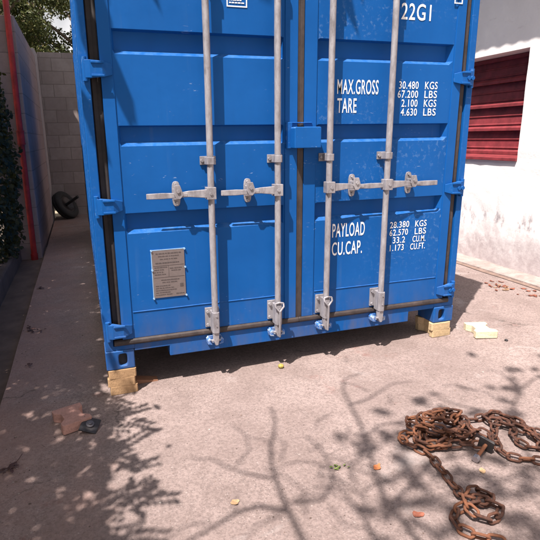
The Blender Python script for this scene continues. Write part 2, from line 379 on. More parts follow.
# drop the inner doubled faces
seen = {}
for f in list(b.bm.faces):
    key = tuple(sorted(v.index for v in f.verts)) if False else tuple(round(c, 3) for c in f.calc_center_median())
    seen.setdefault(key, []).append(f)
bmesh.ops.delete(b.bm, geom=[f for fs in seen.values() if len(fs) > 1 for f in fs], context='FACES')
bmesh.ops.subdivide_edges(b.bm, edges=[e for e in b.bm.edges], cuts=14, use_grid_fill=True)
for v in b.bm.verts:
    if abs(v.co.x-WX) < 1e-4: v.co.x += .008*noise.noise((v.co.y*2.2, v.co.z*2.2, 1.3))+.004*noise.noise((v.co.y*9, v.co.z*9, 4))
child_of(b.done('wall', PLAS, smooth=False), bd)
b = B(); b.box(WX+.262, 9, -6, 9, -.4, 3.6); child_of(b.done('building_body', PLAS), bd)
# corrugated roof with overhang
b = B()
n_ = 400; y_ = [-6.4+15.8*i/n_ for i in range(n_+1)]
def rf(x, y): return (x, y, 3.485+.009*math.sin(y*2*math.pi/.177)+.012*noise.noise((y*2.1, 0, 1))+.006*noise.noise((y*9, 0, 1))+(x-3.6)*.12)
b.grid([3.60, 9.4], y_, rf)
ro = b.done('roof', ROOF, None); ro.modifiers.new('t', 'SOLIDIFY').thickness = .012; child_of(ro, bd)
# window with red steel louvres
win = B()
win.box(WX+.205, WX+.24, yw0+.003, yw1-.003, zw0+.003, zw0+.045); win.box(WX+.205, WX+.24, yw0+.003, yw1-.003, zw1-.043, zw1-.003)
win.box(WX+.205, WX+.24, yw0+.003, yw0+.035, zw0+.047, zw1-.045); win.box(WX+.205, WX+.24, yw1-.035, yw1-.003, zw0+.047, zw1-.045)
wo = child_of(win.done('window', REDS, None, .003), bd)
sh = B(); nl = 4; ph = (zw1-zw0-.05)/nl; q = WX+.185
for i in range(nl):
    z = zw0+.025+i*ph
    sh.prism([(q, z), (q, z+.030), (q+.030, z+.050), (q+.030, z+.058), (q+.022, z+.062), (q+.022, z+.072), (q+.034, z+.078), (q+.040, z+.150), (q+.030, z+.154), (q+.030, z+.163), (q+.042, z+.168), (q+.050, z+ph-.003), (q+.060, z+ph-.003), (q+.060, z)], yw0+.037, yw1-.037, 'y')
so_ = sh.done('louvre', REDS, None, .0015); so_.parent = wo
b = B(); b.prism([(WX-.025, zw0-.03), (WX-.025, zw0+.0), (WX+.184, zw0+.022), (WX+.184, zw0+.003), (WX+.002, zw0-.03)], yw0-.0, yw1, 'y'); so_ = b.done('sill', REDS, None, .003); so_.parent = wo
# ledge at the foot of the building wall
g = B(); g.grid([3.90, 3.93, WX+.02], [-6+.25*i for i in range(57)], lambda x, y: (x+.012*noise.noise((y*2, 1, 0)), y, gz(x)+.016+.008*noise.noise((x*5, y*3, 0))))
bmx = g.bm; e = [ed for ed in bmx.edges if ed.is_boundary]; r = bmesh.ops.extrude_edge_only(bmx, edges=e)
for v in [x for x in r['geom'] if isinstance(x, bmesh.types.BMVert)]: v.co.z -= .16
struct(g.done('wall_ledge', LEDGE))
b = B(); b.grid([3.835, 3.91], [-6+.1*i for i in range(141)], lambda x, y: (x+.018*noise.noise((y*3, x, 2)), y, gz(x)+.006)); struct(b.done('dirt_line', simple('dirt_crack', (.20, .135, .11), .95, 0, .35, 14, .5)))

# ================================================================ CONTAINER
ct = empty('shipping_container', (0, 0, 0)); tag(ct, 'blue steel shipping container raised on paving blocks with four galvanised locking bars', 'container')
def part(bld, name, mat, parent=ct, **k): return bld.done(name, mat, parent, **k)
# side walls (corrugated)
def corr(side):
    b = B(); pts = []; y = .16; per = .278
    while y < L-.18:
        pts += [(y, 0.006), (y+.070, 0.006), (y+.138, .042), (y+.208, .042)]; y += per
    pts.append((L-.16, .006))
    f = (lambda d: d) if side == 0 else (lambda d: W-d)
    b.grid([.155, 2.49], pts, lambda z, p: (f(p[1]), p[0], z)); o = part(b, 'side_panel', BLUE); o.modifiers.new('t', 'SOLIDIFY').thickness = .003
corr(0); corr(1)
for s in (0, 1):
    X = (lambda x: x) if s == 0 else (lambda x: W-x)
    bx = lambda b, a, c, *r: b.box(min(X(a), X(c)), max(X(a), X(c)), *r)
    b = B(); bx(b, .002, .065, .18, L-.18, .012, .155); bx(b, .065, .12, .18, L-.18, .012, .03); part(b, 'bottom_rail', BLUE, bevel=.004)
    b = B(); bx(b, .002, .062, .18, L-.18, 2.49, 2.56); part(b, 'top_rail', BLUE, bevel=.004)
    # door-end corner post, folded J section
    b = B(); b.prism([(X(0), .0), (X(.047), .0), (X(.047), .045), (X(.11), .052), (X(.11), .165), (X(0), .165)], .118, 2.473, 'z')
    part(b, 'corner_post', BLUE, bevel=.004)
    b = B(); bx(b, 0, .12, L-.165, L, .118, 2.473); part(b, 'corner_post', BLUE, bevel=.006)
    # corner castings
    for (y0, y1, fy) in ((-.006, .178, -1), (L-.178, L, 1)):
        for (z0, z1) in ((0, .118), (2.473, 2.591)):
            b = B(); x0, x1 = sorted((X(-.003), X(.162)))
            cx, cz = X(.095), (z0+z1)/2
            ov = oval(cx, cz, .050, .078)
            yf = y0 if fy < 0 else y1; yb = y1 if fy < 0 else y0; yi = yf - fy*.03
            bm = b.bm
            rect = []
            for (px, pz) in ((x0, z0), (x1, z0), (x1, z1), (x0, z1)): rect.append(bm.verts.new((px, yf, pz)))
            O = [bm.verts.new((p[0], yf, p[1])) for p in ov]; I = [bm.verts.new((p[0], yi, p[1])) for p in ov]
            back = [bm.verts.new((v.co.x, yb, v.co.z)) for v in rect]
            el = [bm.edges.new((rect[i], rect[(i+1) % 4])) for i in range(4)]+[bm.edges.new((O[i], O[(i+1) % len(O)])) for i in range(len(O))]
            bmesh.ops.triangle_fill(bm, use_beauty=True, use_dissolve=False, edges=el)
            for i in range(len(O)): j = (i+1) % len(O); bm.faces.new((O[i], O[j], I[j], I[i]))
            for i in range(4): j = (i+1) % 4; bm.faces.new((rect[i], rect[j], back[j], back[i]))
            bm.faces.new(back)
            part(b, 'corner_casting', BLUE, bevel=.007, seg=3)
            if fy < 0 and z0 == 0:
                b = B(); b.prism(oval(cx, cz, .060, .088), yi+.0005, yi+.004, 'y'); part(b, 'casting_hole', DARKIN)  # dark disc closes the pocket, painted as the shade inside the hole
                b = B(); b.prism([(.0, .119), (.0, .146), (.035, .148), (.06, .146)], min(X(.042), X(.166)), max(X(.042), X(.166)), 'x'); part(b, 'casting_gusset', BLUE, bevel=.003)
b = B(); b.prism([(.165, .105), (.374, .105), (.374, .040), (W-.374, .040), (W-.374, .112), (W-.165, .112), (W-.165, .146), (.165, .146)], .0, .09, 'y'); b.box(.378, W-.378, .091, .14, .04, .08)
part(b, 'door_sill', BLUE, bevel=.004)
b = B(); b.box(.12, W-.12, .0, .10, 2.47, 2.585); part(b, 'door_header', BLUE, bevel=.004)
b = B(); b.box(.07, W-.07, .10, L-.1, 2.56, 2.575); part(b, 'roof_panel', BLUE)
b = B(); b.box(.11, W-.11, L-.06, L-.01, .12, 2.5); part(b, 'end_panel', BLUE)
b = B(); b.box(.12, W-.12, .18, L-.1, .12, .15)
y = .45
while y < L-.3: b.box(.12, W-.12, y, y+.045, .012, .118); y += .33
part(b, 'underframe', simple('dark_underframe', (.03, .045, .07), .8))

# doors
def door(side):
    X = (lambda x: x) if side == 0 else (lambda x: W-x)
    bx = lambda b, a, c, *r: b.box(min(X(a), X(c)), max(X(a), X(c)), *r)
    xo, xi = .102, 1.197
    bands = [(2.318, 2.212), (1.866, 1.745), (1.390, 1.283), (.922, .806)]
    rows = [(2.465, 0)]
    for t, bo in bands: rows += [(t, 0), (t-.006, 1), (bo+.022, 1), (bo, 0)]
    rows += [(.185, 0)]
    cols = [(xo, 0), (.163, 0), (.165, 0), (.168, 0), (.180, 1), (1.094, 1), (1.112, 0), (1.118, 0), (1.120, 0), (xi, 0)] if side == 0 else [(xo, 0), (.163, 0), (.165, 0), (.171, 0), (.200, 1), (1.100, 1), (1.114, 0), (1.118, 0), (1.120, 0), (xi, 0)]
    def yy(ci, rw):
        base = 0.0
        if ci in (0, 1, 8, 9): base = -.006
        return .040 if cols[ci][1] and rw[1] else base
    b = B(); b.grid(list(range(len(cols))), rows, lambda ci, rw: (X(cols[ci][0]), yy(ci, rw), rw[0]))
    d = b.done('door', BLUE, ct)
    d.modifiers.new('t', 'SOLIDIFY').thickness = .045
    d.modifiers['t'].offset = -1 if side == 0 else -1
    m = d.modifiers.new('bv', 'BEVEL'); m.width = .004; m.segments = 2; m.limit_method = 'ANGLE'; m.angle_limit = math.radians(20)
    # weld bead
    b = B(); b.tube([(X(.172+.1*i), -.0005, .345+.0012*noise.noise((i*.9, side, 0))) for i in range(10)]+[(X(1.11), -.0005, .345)], .0035, 8); b.done('weld_seam', BLUE, d)
    # gaskets
    b = B(); b.prism([(X(.050), .040), (X(.056), .014+.020*(side == 0)), (X(.075), .018+.018*(side == 0)), (X(.094), .010+.018*(side == 0)), (X(.101), .012+.018*(side == 0)), (X(.101), .05), (X(.05), .05)], .19, 2.46, 'z'); b.done('door_gasket', RUB_SHADE if side == 0 else RUB, d)
    b = B(); b.prism([(.035, .1485), (-.010, .150), (-.016, .160), (-.014, .176), (-.006, .184), (.035, .184)], min(X(.052), X(1.2185)), max(X(.052), X(1.2185)), 'x'); b.done('door_gasket', RUB, d, bevel=.003)
    b = B(); 
    if side == 0: b.prism([(1.1975, .03), (1.1975, .001), (1.203, -.003), (1.214, -.001), (1.222, -.002), (1.236, -.003), (1.2405, .001), (1.2405, .03)], .185, 2.46, 'z'); b.done('door_gasket', RUB, d)
    else: b.bm.free()
    # hinges
    for z in (2.34, 1.667, .967, .246):
        b = B()
        p = [(X(.012), -.004), (X(.016), -.022), (X(.050), -.034), (X(.110), -.034), (X(.160), -.0115), (X(.160), -.0065), (X(.095), -.0065), (X(.095), .004), (X(.050), .004), (X(.046), -.004)]
        bm = b.bm; hz = [.042, .044, .044, .040, .026, .026, .030, .030, .044, .044]
        A = [bm.verts.new((q[0], q[1], z+h)) for q, h in zip(p, hz)]; C = [bm.verts.new((q[0], q[1], z-h)) for q, h in zip(p, hz)]
        bm.faces.new(A); bm.faces.new(C[::-1])
        for i in range(len(p)): j = (i+1) % len(p); bm.faces.new((A[j], A[i], C[i], C[j]))
        # raised lips on the leaf
        bx(b, .055, .120, -.042, -.034, z+.026, z+.038); bx(b, .055, .120, -.042, -.034, z-.038, z-.026)
        b.cyl((X(.024), -.012, z-.058), (X(.024), -.012, z+.058), .0135, 14)
        for q in ((.030, .058) if side else ()): b.cyl((X(q+.005), -.022, z), (X(q+.005), -.040, z), .013, 16)
        b.done('hinge', BLUE, d, bevel=.003)
    # locking bars
    for bi, xb in enumerate((.648, 1.0524)):
        yb = -.060
        b = B(); b.tube([(X(xb), yb, .125), (X(xb), yb, 1.0), (X(xb)+.002*(1-2*bi), yb-.001, 1.8), (X(xb), yb, 2.47)], .0185, 20); b.done('locking_bar', GALV, d)
        for z in (1.197, 2.20):
            b = B(); s_ = .046
            bx(b, xb-s_, xb+s_, -.010, -.0005, z-.024, z+.024)
            b.prism([(X(xb)-.024, -.010), (X(xb)-.024, -.073), (X(xb)-.015, -.084), (X(xb)+.015, -.084), (X(xb)+.024, -.073), (X(xb)+.024, -.010), (X(xb)+.0192, -.010), (X(xb)+.0192, -.070), (X(xb)+.012, -.0795), (X(xb)-.012, -.0795), (X(xb)-.0192, -.070), (X(xb)-.0192, -.010)], z-.020, z+.020, 'z')
            for q in (-.035, .035): b.cyl((X(xb+q), -.010, z), (X(xb+q), -.022, z), .009, 6)
            b.done('bar_bracket', GALV, d, bevel=.002)
        # bottom bearing plate, cam and keeper
        b = B(); sx = -1 if True else 1
        xx = X(xb)
        b.box(xx-.050, xx+.036, -.012, -.0005, .198, .322)
        b.prism([(xx-.019, -.012), (xx-.022, -.070), (xx-.014, -.085), (xx+.016, -.085), (xx+.024, -.070), (xx+.021, -.012)], .178, .308, 'z')
        for zz in (.215, .300): b.cyl((xx-.037, -.012, zz), (xx-.037, -.024, zz), .009, 6)
        for zz in (.225, .285): b.cyl((xx+.002, -.085, zz), (xx+.002, -.089, zz), .005, 10)
        b.done('bar_bearing', GALV, d, bevel=.003)
        b = B()
        b.prism([(xx-.017, .178), (xx-.013, .118), (xx-.006, .098), (xx+.010, .098), (xx+.015, .118), (xx+.019, .178)], -.078, -.040, 'y')
        b.box(xx-.028, xx+.028, -.070, -.050, .122, .132)
        if (side, bi) in ((0, 1), (1, 1)):                     # forged fork hook over the bearing
            b.tube([(xx-.026, -.082, .318), (xx-.026, -.092, .300), (xx+.0, -.096, .268), (xx+.0, -.096, .16), (xx+.004, -.086, .10)], .0065, 8)
            b.tube([(xx+.028, -.082, .318), (xx+.028, -.092, .300), (xx+.0, -.096, .268)], .0065, 8)
            b.tube([(xx-.026, -.082, .318), (xx, -.086, .326), (xx+.028, -.082, .318)], .0065, 8)
        b.done('bar_cam', GALV, d, bevel=.002)
        b = B()
        for q in (-1, 1):
            b.prism([(xx+q*.020, .095), (xx+q*.048, .100), (xx+q*.050, .128), (xx+q*.036, .138), (xx+q*.024, .130), (xx+q*.034, .118)], -.058, -.0015, 'y')
        b.box(xx-.044, xx+.044, -.012, -.0012, .088, .140)
        b.done('cam_keeper', CAMK, ct, bevel=.003)
        # handle
        dr = -1                                            # towards the hinge side (mirrored by X)
        tip = {0: .286, 1: .708}[bi] if side == 0 else {0: .262, 1: .672}[bi]
        ca = {0: .458, 1: .881}[bi] if side == 0 else {0: .452, 1: .867}[bi]
        zh = 1.018; zt = 1.014
        b = B()
        bx(b, xb-.030, xb+.024, -.088, -.034, zh-.034, zh+.034)
        b.cyl((X(xb-.006), -.088, zh), (X(xb-.006), -.093, zh), .009, 10)
        b.done('handle_hub', GALV, d, bevel=.004)
        b = B()
        pth = [(X(xb-.028), -.078, zh), (X(ca+.06), -.066, zh+.002), (X(ca), -.058, zh-.004), (X((ca+tip)/2), -.056, zt), (X(tip), -.054, zt)]
        hh = [.024, .017, .013, .0165, .015]
        bm = b.bm; rings = []
        for (px, py, pz), h in zip(pth, hh):
            rings.append([bm.verts.new((px, py+a, pz+c)) for a, c in ((-.006, -h), (-.006, h), (.006, h), (.006, -h))])
        for a, c in zip(rings, rings[1:]):
            for k_ in range(4): bm.faces.new((a[k_], a[(k_+1) % 4], c[(k_+1) % 4], c[k_]))
        bm.faces.new(rings[0]); bm.faces.new(rings[-1][::-1])
        b.done('handle', GALV, d, bevel=.003)
        b = B()
        b.prism(oval(X(ca), zh+.0, .046, .140, 20), -.012, -.0005, 'y')
        for q in (-.052, .052): b.cyl((X(ca), -.012, zh+q), (X(ca), -.026, zh+q), .0095, 6)
        b.box(X(ca)-.019, X(ca)+.019, -.036, -.012, zh-.030, zh+.030)
        b.done('handle_catch', GALV, d, bevel=.002)
        b = B()
        b.prism([(X(ca)-.022, zh+.052), (X(ca)-.024, zh+.004), (X(ca)-.012, zh-.022), (X(ca)+.010, zh-.024), (X(ca)+.030, zh-.004), (X(ca)+.024, zh+.016), (X(ca)+.012, zh+.052)], -.076, -.066, 'y')
        b.cyl((X(ca), -.064, zh+.02), (X(ca), -.082, zh+.02), .010, 10)
        b.box(X(ca)-.010, X(ca)+.010, -.068, -.034, zh+.016, zh+.030)
        b.box(X(ca)-.006, X(ca)+.050, -.074, -.067, zh-.012, zh+.006)
        b.done('catch_latch', GALV, d, bevel=.002)
    return d
CAMK = N('scuffed_blue_keeper'); CAMK.color(CAMK.ramp(CAMK.noise(60, 4, .6), [(.44, (.02, .12, .40, 1)), (.64, (.36, .42, .50, 1))])); CAMK.rough(.5); CAMK = CAMK.m
RUB_SHADE = simple('shaded_rubber_gasket', (.020, .015, .015), .7, 0, .5, 14)  # darker copy of the gasket rubber, hinge-side shade put into its colour
dl = door(0); dr_ = door(1)
# lock box over the centre seam
b = B(); b.box(1.122, 1.160, -.020, -.0068, 1.252, 1.402); b.box(1.122, 1.29, -.013, -.0068, 1.396, 1.402)
b.done('lock_box_plate', BLUE, dr_, bevel=.003)
b = B(); b.prism([(1.150, 1.254), (1.318, 1.254), (1.318, 1.368), (1.312, 1.374), (1.156, 1.374), (1.150, 1.368)], -.082, -.016, 'y'); b.done('lock_box', BLUE, dr_, bevel=.005, seg=3)

# lettering
def text(s, x0, x1, zc, h, parent, y=-.0022, thick=.0, mat=WHITE, name='lettering'):
    cu = bpy.data.curves.new('t', 'FONT'); cu.body = s; cu.offset = thick; cu.space_character = 1.10; cu.extrude = 0.0; cu.resolution_u = 4
    o = bpy.data.objects.new('t', cu); COL.objects.link(o)
    bpy.context.view_layer.update()
    me = bpy.data.meshes.new_from_object(o.evaluated_get(bpy.context.evaluated_depsgraph_get()))
    bpy.data.objects.remove(o)
    xs = [v.co.x for v in me.vertices]; zs = [v.co.y for v in me.vertices]
    ax, bx_, az, bz = min(xs), max(xs), min(zs), max(zs)
    for v in me.vertices:
        x = x0+(v.co.x-ax)/(bx_-ax)*(x1-x0); z = zc-h/2+(v.co.y-az)/(bz-az)*h
        v.co = (x, y, z)
    me.name = name; me.materials.clear(); me.materials.append(mat)
    q = bpy.data.objects.new(name, me); COL.objects.link(q); q.parent = parent; return q
T = lambda s, x0, x1, zc, h: text(s, x0, x1, zc, h, dr_, thick=.008)
T('22G1', 1.868, 2.078, 2.037, .092)
T('MAX.GROSS', 1.455, 1.735, 1.604, .084); T('TARE', 1.457, 1.588, 1.497, .084)
for i, (a, x0, k_) in enumerate((('30.480', 1.880, 'KGS'), ('67.200', 1.874, 'LBS'), ('2.100', 1.905, 'KGS'), ('4.630', 1.903, 'LBS'))):
    z = 1.620-.0535*i; T(a, x0, 2.022, z, .045); T(k_, 2.070, 2.164, z, .045)
T('PAYLOAD', 1.448, 1.682, .735, .090); T('CU.CAP.', 1.448, 1.668, .615, .088)
for i, (a, x0, x1, k_, k0) in enumerate((('28.380', 1.872, 2.020, 'KGS', 2.068), ('62.570', 1.872, 2.014, 'LBS', 2.068), ('33.2', 1.900, 1.995, 'CU.M.', 2.055), ('1.173', 1.880, 1.988, 'CU.FT.', 2.040))):
    z = .742-.052*i; T(a, x0, x1, z, .043); T(k_, k0, 2.158, z-.002, .043)
# square stickers cut by the top of the photograph
def sticker(x0, x1, z0, z1, parent, lines):
    b = B(); t = .006; y0, y1 = -.0026, -.0006
    b.box(x0, x1, y0, y1, z0, z0+t); b.box(x0, x1, y0, y1, z1-t, z1); b.box(x0, x0+t, y0, y1, z0+t, z1-t); b.box(x1-t, x1, y0, y1, z0+t, z1-t)
    rr = random.Random(3)
    for i in range(lines):
        z = z0+.018+i*.013; x = x0+.014
        while x < x1-.03:
            l = rr.uniform(.006, .022); b.box(x, min(x+l, x1-.014), y0, y1, z, z+.006); x += l+.004
    b.done('sticker', WHITE, parent)
sticker(.782, .897, 2.000, 2.125, dl, 6)
b = B(); t = .006
for (a0, a1, c0, c1) in ((2.238, 2.298, 2.098, 2.104), (2.238, 2.298, 2.158, 2.164), (2.238, 2.244, 2.104, 2.158), (2.292, 2.298, 2.104, 2.158), (2.252, 2.284, 2.122, 2.130), (2.252, 2.276, 2.138, 2.146)): b.box(a0, a1, -.0095, -.0066, c0, c1)
b.done('sticker', WHITE, dr_)
PEDGE = simple('pale_blue_rivets', (.25, .40, .58), .5)
# approval plate with rivets and fine engraved lines
for (x, z) in ((.298, .700), (.490, .700), (.298, .585), (.490, .590), (.298, .414), (.490, .418)):
    b = B(); b.cyl((x, -.0004, z), (x, -.011, z), .0055, 10); b.done('rivet', PEDGE, dl)
b = B(); b.box(.295, .493, -.0045, -.0004, .6995, .7035); b.done('plate_trim', PEDGE, dl)
b = B(); b.box(.295, .2995, -.0045, -.0004, .412, .699); b.done('plate_trim', PEDGE, dl)
b = B(); rr = random.Random(11)
def words(x0, x1, z, h, cen=False):
    x = x0
    while x < x1-.006:
        l = rr.uniform(.006, .020); b.box(x, min(x+l, x1), -.0062, -.0052, z, z+h); x += l+rr.choice((.0025, .0025, .005))
words(.322, .468, .678, .0055); words(.335, .455, .662, .0045); words(.345, .448, .645, .0045); words(.318, .455, .622, .006)
b.box(.305, .483, -.0062, -.0052, .6085, .6098); b.box(.392, .3932, -.0062, -.0052, .540, .6085); b.box(.305, .483, -.0062, -.0052, .5385, .5398)
for i in range(4): words(.310, .385-(i*13 % 30)*.001, .597-.014*i, .0045)
words(.400, .476, .588, .005); words(.408, .468, .575, .0045)
words(.345, .452, .520, .005); words(.352, .440, .506, .0045)
for i in range(5): words(.312, .400+.05*((i*7) % 3)/3, .486-.0135*i, .0045)
b.box(.455, .475, -.0062, -.0052, .474, .494)
words(.430, .478, .432, .004)
for f in b.bm.faces: f.material_index = 1
b.box(.300, .488, -.005, -.0006, .416, .698)
pl = b.done('data_plate', PLATE, dl); pl.data.materials.append(PTEXT); pl['label'] = 'dull grey riveted approval plate with fine print'

# ================================================================ PAVERS
def paver_outline(l=.200, w=.160, n=.030):                  # double-T interlocking block; notches on the long sides
    a, c = l/2, w/2; m = .030; q = .052; 
    return [(-a, -c+.006), (-a+.006, -c), (-q-m*.35, -c), (-q+m*.7, -c+n), (q-m*.7, -c+n), (q+m*.35, -c), (a-.006, -c), (a, -c+.006),
            (a, c-.006), (a-.006, c), (q+m*.35, c), (q-m*.7, c-n), (-q+m*.7, c-n), (-q-m*.35, c), (-a+.006, c), (-a, c-.006)]
def paver(loc, rz, mat, label, th=.053, group=None, l=.2, w=.16, sy=0):
    b = B(); b.prism(paver_outline(l, w), 0, th, 'z'); bm = b.bm
    bmesh.ops.triangulate(bm, faces=[f for f in bm.faces if len(f.verts) > 4]); bmesh.ops.subdivide_edges(bm, edges=bm.edges[:], cuts=2, use_grid_fill=True)
    sd = len(bpy.data.meshes)
    for v in bm.verts: v.co += Vector((noise.noise(v.co*38+Vector((sd, 0, 0))), noise.noise(v.co*38+Vector((0, sd, 9))), .5*noise.noise(v.co*30+Vector((3, 0, sd)))))*.0011
    o = b.done('paving_block', mat, None, bevel=.002, seg=2)
    o.location = loc; o.rotation_euler = (0, sy, rz); tag(o, label, 'paving block', group); return o
tilt = -math.atan(.0217)
sl_names = ['bottom tan paving block of the three stacked under the left container corner', 'middle tan paving block of the three stacked under the left container corner', 'top tan paving block of the three stacked under the left container corner']
for i in range(3):
    z = gz(.08)+.0015+i*.0525
    paver((.082+(.004, -.003, .002)[i], .088, z-.0005*i), math.pi/2+(.02, -.03, .01)[i], PAV_T, sl_names[i], .052, 'pavers propping the container')
for i in range(2):
    z = gz(2.36)+.0015+i*.0525
    paver((2.345+(.003, -.004)[i], .085, z), math.pi/2+(.03, .0)[i], PAV_Y, ('bottom cream paving block of the pair under the right container corner', 'top cream paving block of the pair under the right container corner')[i], .052, 'pavers propping the container')
paver((-.208, -.232, gz(-.208)+.0025), math.atan2(-.172, .058), PAV_R, 'reddish paving block lying alone on the shaded concrete at left', .052, w=.155, sy=tilt)
paver((2.640, -.078, gz(2.64)+.0025), math.atan2(-.198, -.058), PAV_P, 'pale cream paving block lying alone in the sun beyond the right corner', .050, w=.160, l=.205, sy=tilt)
b = B(); b.prism([(.165, 0), (.300, 0), (.300, .006), (.165, .030)], .10, .16, 'y'); o = b.done('wood_shim', WOOD, None); o.location = (0, -.03, -.028); 
o.location = (0.0, -.02, gz(.23)+.001); tag(o, 'thin reddish wood offcut lying beside the left paver stack', 'wood scrap')

# ================================================================ WHEEL at the far end
wh = empty('old_wheel', (-.42, 7.55, gz(-.4))); tag(wh, 'old black tyred wheel with an axle stub leaning at the far end of the passage', 'wheel')
Mw = Matrix.Translation((-.42, 7.62, .075)) @ Matrix.Rotation(math.radians(38), 4, 'Y') @ Matrix.Rotation(math.radians(20), 4, 'X') @ Matrix.Rotation(math.radians(62), 4, 'Y')
def lathe(prof, seg=48, M=None):
    b = B(); rings = []
    for k in range(seg):
        a = 2*math.pi*k/seg
        rings.append([b.bm.verts.new((M or Matrix()) @ Vector((r_*math.cos(a), r_*math.sin(a), z_))) for r_, z_ in prof])
    n = len(prof)
    for k in range(seg):
        for i in range(n):
            j = (i+1) % n; b.bm.faces.new((rings[k][i], rings[(k+1) % seg][i], rings[(k+1) % seg][j], rings[k][j])).smooth = True
    return b
def wheelparts():
    R = .29
    prof = [(.16, -.06), (.20, -.085), (.245, -.08), (R-.006, -.06), (R, -.045), (R-.008, -.040), (R, -.034), (R+.002, 0), (R-.008, .006), (R, .012), (R, .045), (R-.006, .06), (.245, .08), (.20, .085), (.16, .06)]
    b = lathe(prof)
    child_of_m(b.done('tyre', TYRE), wh)
    b = lathe([(.03, -.03), (.12, -.035), (.150, -.06), (.168, -.066), (.168, .066), (.150, .06), (.12, .02), (.03, .02)]); child_of_m(b.done('rim', STEELD), wh)
    b = B(); b.cyl((0, 0, -.05), (0, 0, .34), .028, 14); child_of_m(b.done('axle', TYRE), wh)
def child_of_m(o, p):
    o.parent = p; o.matrix_parent_inverse = Matrix.Translation(p.location).inverted(); o.matrix_basis = WM; return o
# wheel frame: local z = axle direction (to the right, a little up and towards us)
ax_ = Vector((.72, -.42, .50)).normalized(); up_ = Vector((-.2, .75, .65)); s1 = up_.cross(ax_).normalized(); s2 = ax_.cross(s1)
WM = Matrix(((s1.x, s2.x, ax_.x, -.40), (s1.y, s2.y, ax_.y, 7.62), (s1.z, s2.z, ax_.z, .085), (0, 0, 0, 1)))
wheelparts()

# ================================================================ CHAIN
def link_mesh():
    b = B(); l, w_, r_ = .072, .044, .0060; a = (l-w_)/2; R = w_/2-r_
    pts = []
    for k in range(7):
        t = -math.pi/2+math.pi*k/6; pts.append((a+R*math.cos(t), R*math.sin(t), 0))
    for k in range(7):
        t = math.pi/2+math.pi*k/6; pts.append((-a+R*math.cos(t), R*math.sin(t), 0))
    b.tube(pts, r_, 8, close=True); return b
ch = empty('rusty_chain', (1.55, -1.0, gz(1.55))); tag(ch, 'heaped rusty iron chain trailing across the sunlit concrete at right', 'chain')
lk = link_mesh().done('chain_link', RUST, ch)
def catmull(P, step):
    out = []; P = [Vector(p) for p in P]
    for i in range(len(P)-1):
        p0, p1, p2, p3 = P[max(i-1, 0)], P[i], P[i+1], P[min(i+2, len(P)-1)]
        for k in range(40):
            t = k/40; out.append(.5*((2*p1)+(-p0+p2)*t+(2*p0-5*p1+4*p2-p3)*t*t+(-p0+3*p1-3*p2+p3)*t**3))
    res = [out[0]]; acc = 0
    for a, b_ in zip(out, out[1:]):
        acc += (b_-a).length
        if acc >= step: res.append(b_); acc = 0
    return res
rc = random.Random(5)
G3 = lambda x, y, h: (x, y, gz(x)+h)
path = [G3(1.30, -1.68, .012), G3(1.22, -1.62, .014), G3(1.19, -1.55, .012), G3(1.25, -1.49, .018), G3(1.34, -1.50, .030), G3(1.41, -1.50, .022), G3(1.43, -1.45, .016), G3(1.36, -1.43, .03), G3(1.29, -1.48, .036), G3(1.29, -1.57, .034), G3(1.36, -1.58, .016), G3(1.41, -1.55, .026),
        G3(1.36, -1.50, .040), G3(1.31, -1.45, .036), G3(1.335, -1.37, .015), G3(1.35, -1.28, .013), G3(1.37, -1.17, .013), G3(1.35, -1.10, .014), G3(1.32, -1.02, .014), G3(1.37, -.98, .016)]
hp = [(1.50, -.90), (1.60, -.98), (1.68, -.95), (1.62, -.87), (1.53, -.93), (1.47, -.98), (1.42, -.90), (1.50, -.82), (1.47, -.95), (1.56, -1.02), (1.66, -1.04), (1.69, -.96), (1.60, -.92), (1.50, -.99), (1.42, -.93), (1.46, -.85), (1.55, -.86), (1.63, -.92), (1.57, -.98), (1.48, -.92), (1.43, -.82), (1.46, -.76), (1.54, -.78), (1.60, -.84), (1.66, -.90), (1.62, -1.0), (1.52, -.96), (1.47, -.86), (1.50, -.79), (1.57, -.82), (1.52, -.90), (1.58, -.94), (1.65, -.87), (1.55, -.84), (1.49, -.88), (1.54, -.93)]
for k, (x, y) in enumerate(hp):
    X_ = 1.535+(x-1.555)*1.22; Y_ = -1.055+(y+.90)*1.02
    path.append(G3(X_+rc.uniform(-.02, .02), Y_+rc.uniform(-.02, .02), .016+.085*(k/len(hp))*max(0, 1-math.hypot((X_-1.55)/.25, (Y_+1.04)/.20))+.0014*k))
path += [G3(1.64, -1.00, .055), G3(1.72, -.99, .026), G3(1.80, -1.00, .014), G3(1.88, -1.00, .013), G3(1.94, -1.06, .013), G3(1.96, -1.16, .013), G3(1.99, -1.28, .013), G3(2.02, -1.40, .013), G3(1.94, -1.46, .013), G3(1.85, -1.42, .013), G3(1.78, -1.36, .014), G3(1.70, -1.31, .014), G3(1.70, -1.23, .014), G3(1.76, -1.15, .016), G3(1.82, -1.08, .022), G3(1.88, -1.06, .030), G3(1.88, -1.14, .026),
         G3(1.82, -1.20, .024), G3(1.83, -1.28, .020), G3(1.90, -1.30, .020), G3(1.92, -1.22, .030), G3(1.86, -1.12, .040), G3(1.80, -1.05, .040), G3(1.84, -1.00, .036), G3(1.92, -1.06, .036), G3(1.94, -1.16, .036), G3(1.90, -1.26, .036), G3(1.97, -1.35, .034), G3(2.05, -1.42, .02)]
P = catmull(path, .0510)
rest = bmesh.new(); order = sorted(range(len(P)-1), key=lambda i: ((P[i]-Vector((CX, CY, CZ))).length)); near = set(order[:100])
